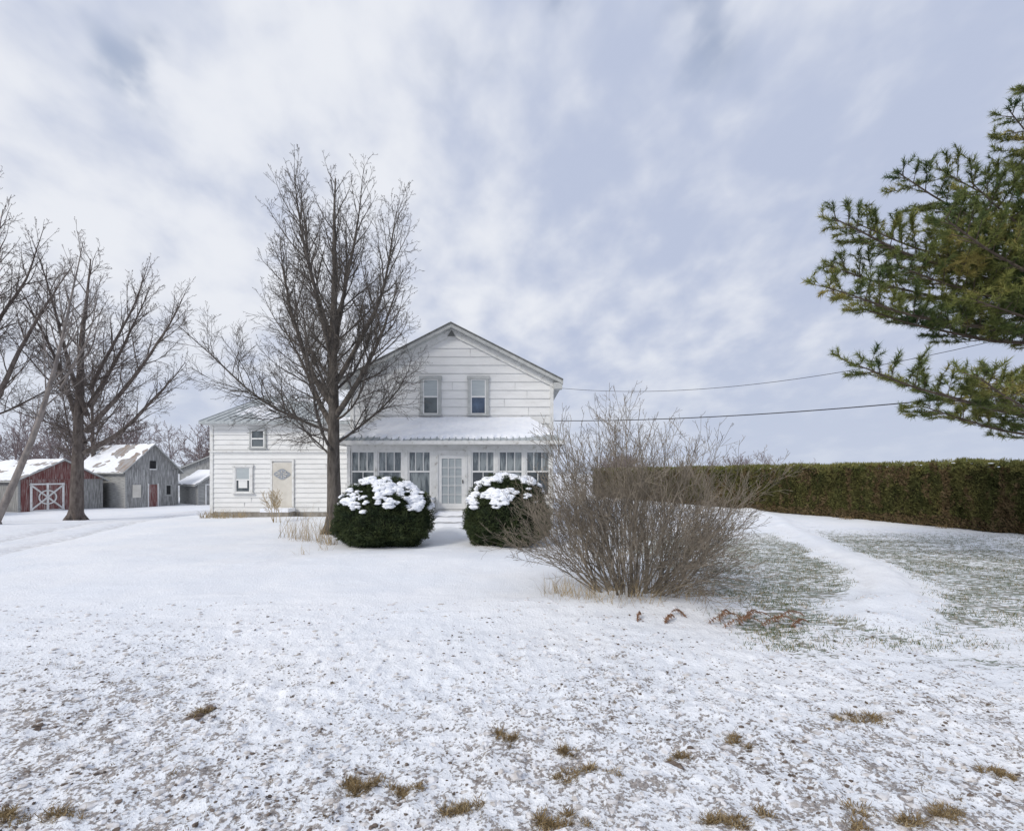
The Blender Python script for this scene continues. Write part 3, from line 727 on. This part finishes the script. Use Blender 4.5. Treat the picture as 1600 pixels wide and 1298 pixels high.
P=dict(BASE); P.update(seg=[6,4,3],wob=[.06,.1,.15],up=[.02,.03,.03],sides=[4,3,3],minr=.006,n=[12,6],ref=[1,.4],start=[.3,.1],a0=(45,30),crown=[.35,.4,.3,.15],ang=[0,(25,50)],ratio=[0,.5])
for i in range(5): branch(mb,Vector((-9.7+rng.gauss(0,.1),19.6,0)),Vector((rng.gauss(0,.15),0,1)).normalized(),1.3,.015,0,P,rng,'straw')
mb.obj('dead_sapling')
mb=MB(); rng=random.Random(4)
for (x,y,ln,az) in [(2.55,6.25,.45,.1),(2.7,6.15,.5,-.3),(2.95,6.3,.5,.3),(3.2,6.2,.45,-.1),(3.45,6.35,.45,.2),(2.75,6.4,.4,1.0),(3.1,6.45,.35,.7),(1.65,6.35,.3,1.3),(2.0,6.3,.3,1.0),(2.35,6.5,.25,2.3),(3.6,6.2,.3,.5)]:
    z=ground_fine(x,y)+.01; pts=[Vector((x+ln*t*math.cos(az),y+ln*t*math.sin(az)*.4,z+.14*math.sin(t*2.6)*ln/.45)) for t in np.linspace(0,1,16)]
    mb.tube(pts,[.003]*16,3,'rust')
    for i in range(1,16):
        for sg_ in (-1,1):
            for q in range(5):
                l=.085*(1-i/19)*rng.uniform(.5,1.3); p=pts[i]; e=p+Vector((rng.uniform(-.4,.8)*l,sg_*l*rng.uniform(.3,1),-l*rng.uniform(-.6,.9)))
                s=Vector((.005,0,.004)); mb.poly([p-s,p+s,e],'rust')
mb.obj('dead_ferns')

# ---------------------------------------------------------------- wires and pole
mb=MB()
px,py=19.5,6.2
mb.tube([Vector((px,py,z)) for z in (-.3,3,6,9)],[.15,.14,.13,.11],10,'bark2'); mb.box(px-.9,px+.9,py-.06,py+.06,8.2,8.32,'bark2')
mb.obj('utility_pole')
def wire(name,a,b,sag,r):
    mb=MB(); a=Vector(a); b=Vector(b)
    mb.tube([a.lerp(b,t)+Vector((0,0,-sag*4*t*(1-t))) for t in np.linspace(0,1,40)],[r]*40,5,'cable'); return mb.obj(name)
wire('overhead_wire',(1.72,YF-.1,5.5),(px,py,8.1),1.75,.008)
wire('overhead_wire',(1.72,YF-.1,4.15),(px,py,4.75),.55,.016)

# ---------------------------------------------------------------- world, sun, camera
sc=bpy.context.scene
wd=bpy.data.worlds.new('World'); sc.world=wd; wd.use_nodes=True; nt=wd.node_tree; L=nt.links
for n_ in list(nt.nodes): nt.nodes.remove(n_)
out=nt.nodes.new('ShaderNodeOutputWorld')
sky=nt.nodes.new('ShaderNodeTexSky'); sky.sky_type='NISHITA'; sky.sun_disc=False
sky.sun_elevation=math.radians(36); sky.sun_rotation=math.radians(222)
bg1=nt.nodes.new('ShaderNodeBackground'); bg1.inputs['Strength'].default_value=.15; L.new(sky.outputs[0],bg1.inputs[0])
tc=nt.nodes.new('ShaderNodeTexCoord'); sp=nt.nodes.new('ShaderNodeSeparateXYZ'); L.new(tc.outputs['Generated'],sp.inputs[0])
zc=mth('ADD',mth('MAXIMUM',sp.outputs[2],0.0),.38)
cb=nt.nodes.new('ShaderNodeCombineXYZ'); L.new(mth('DIVIDE',sp.outputs[0],zc),cb.inputs[0]); L.new(mth('DIVIDE',sp.outputs[1],zc),cb.inputs[1])
def cn(scale,detail,rough,st=(1,1,1),off=(0,0,0),dist=0,rot=0):
    mp=nt.nodes.new('ShaderNodeMapping'); mp.inputs['Scale'].default_value=st; mp.inputs['Location'].default_value=off; mp.inputs['Rotation'].default_value=(0,0,rot)
    L.new(cb.outputs[0],mp.inputs[0]); n=nt.nodes.new('ShaderNodeTexNoise'); n.inputs['Scale'].default_value=scale; n.inputs['Detail'].default_value=detail
    n.inputs['Roughness'].default_value=rough; n.inputs['Distortion'].default_value=dist; L.new(mp.outputs[0],n.inputs['Vector']); return n.outputs['Fac']
n1=cn(1.9,3,.45,(1.1,.9,1),(3,1,0),.1,.4); n2=cn(7.5,4,.5,(1.1,.9,1),(0,4,2),.1,.7); n3=cn(3.0,3,.5,(1.2,.9,1),(1.0,6.3,0),.1,.3)
lf=mth('MULTIPLY',sp.outputs[0],-.17)
v=mth('ADD',mth('ADD',mth('MULTIPLY',n1,.48),mth('MULTIPLY',n2,.52)),lf)
cl=mixc(mr(v,.33,.67),(.50,.56,.72),(.82,.845,.905))
hz=mr(sp.outputs[2],.30,.0)
cl=mixc(mth('MULTIPLY',hz,.72),cl,(.57,.63,.76))
bg2=nt.nodes.new('ShaderNodeBackground'); L.new(cl,bg2.inputs[0]); bg2.inputs['Strength'].default_value=1.0
mx=nt.nodes.new('ShaderNodeMixShader')
hole=mth('MULTIPLY',mth('MULTIPLY',mr(n3,.57,.72),mr(n2,.62,.42)),mth('MULTIPLY',mr(sp.outputs[2],.38,.55),.50))
L.new(hole,mx.inputs[0]); L.new(bg2.outputs[0],mx.inputs[1]); L.new(bg1.outputs[0],mx.inputs[2]); L.new(mx.outputs[0],out.inputs[0])

sl=bpy.data.lights.new('sun','SUN'); sl.energy=1.85; sl.angle=math.radians(14); sl.color=(1,.95,.87)
so=bpy.data.objects.new('sun',sl); sc.collection.objects.link(so)
az=math.radians(222); el=math.radians(36)
sd=Vector((math.sin(az)*math.cos(el),math.cos(az)*math.cos(el),math.sin(el)))
so.rotation_euler=sd.to_track_quat('Z','Y').to_euler()
cam=bpy.data.cameras.new('camera'); co=bpy.data.objects.new('camera',cam); sc.collection.objects.link(co); sc.camera=co
co.location=(0,0,2.0); co.rotation_euler=(math.radians(90),0,0)
cam.sensor_width=36; cam.lens=16.875; cam.shift_y=91/1600; cam.clip_end=5000; cam.clip_start=.05
sc.view_settings.view_transform='Standard'; sc.view_settings.look='None'; sc.view_settings.exposure=0
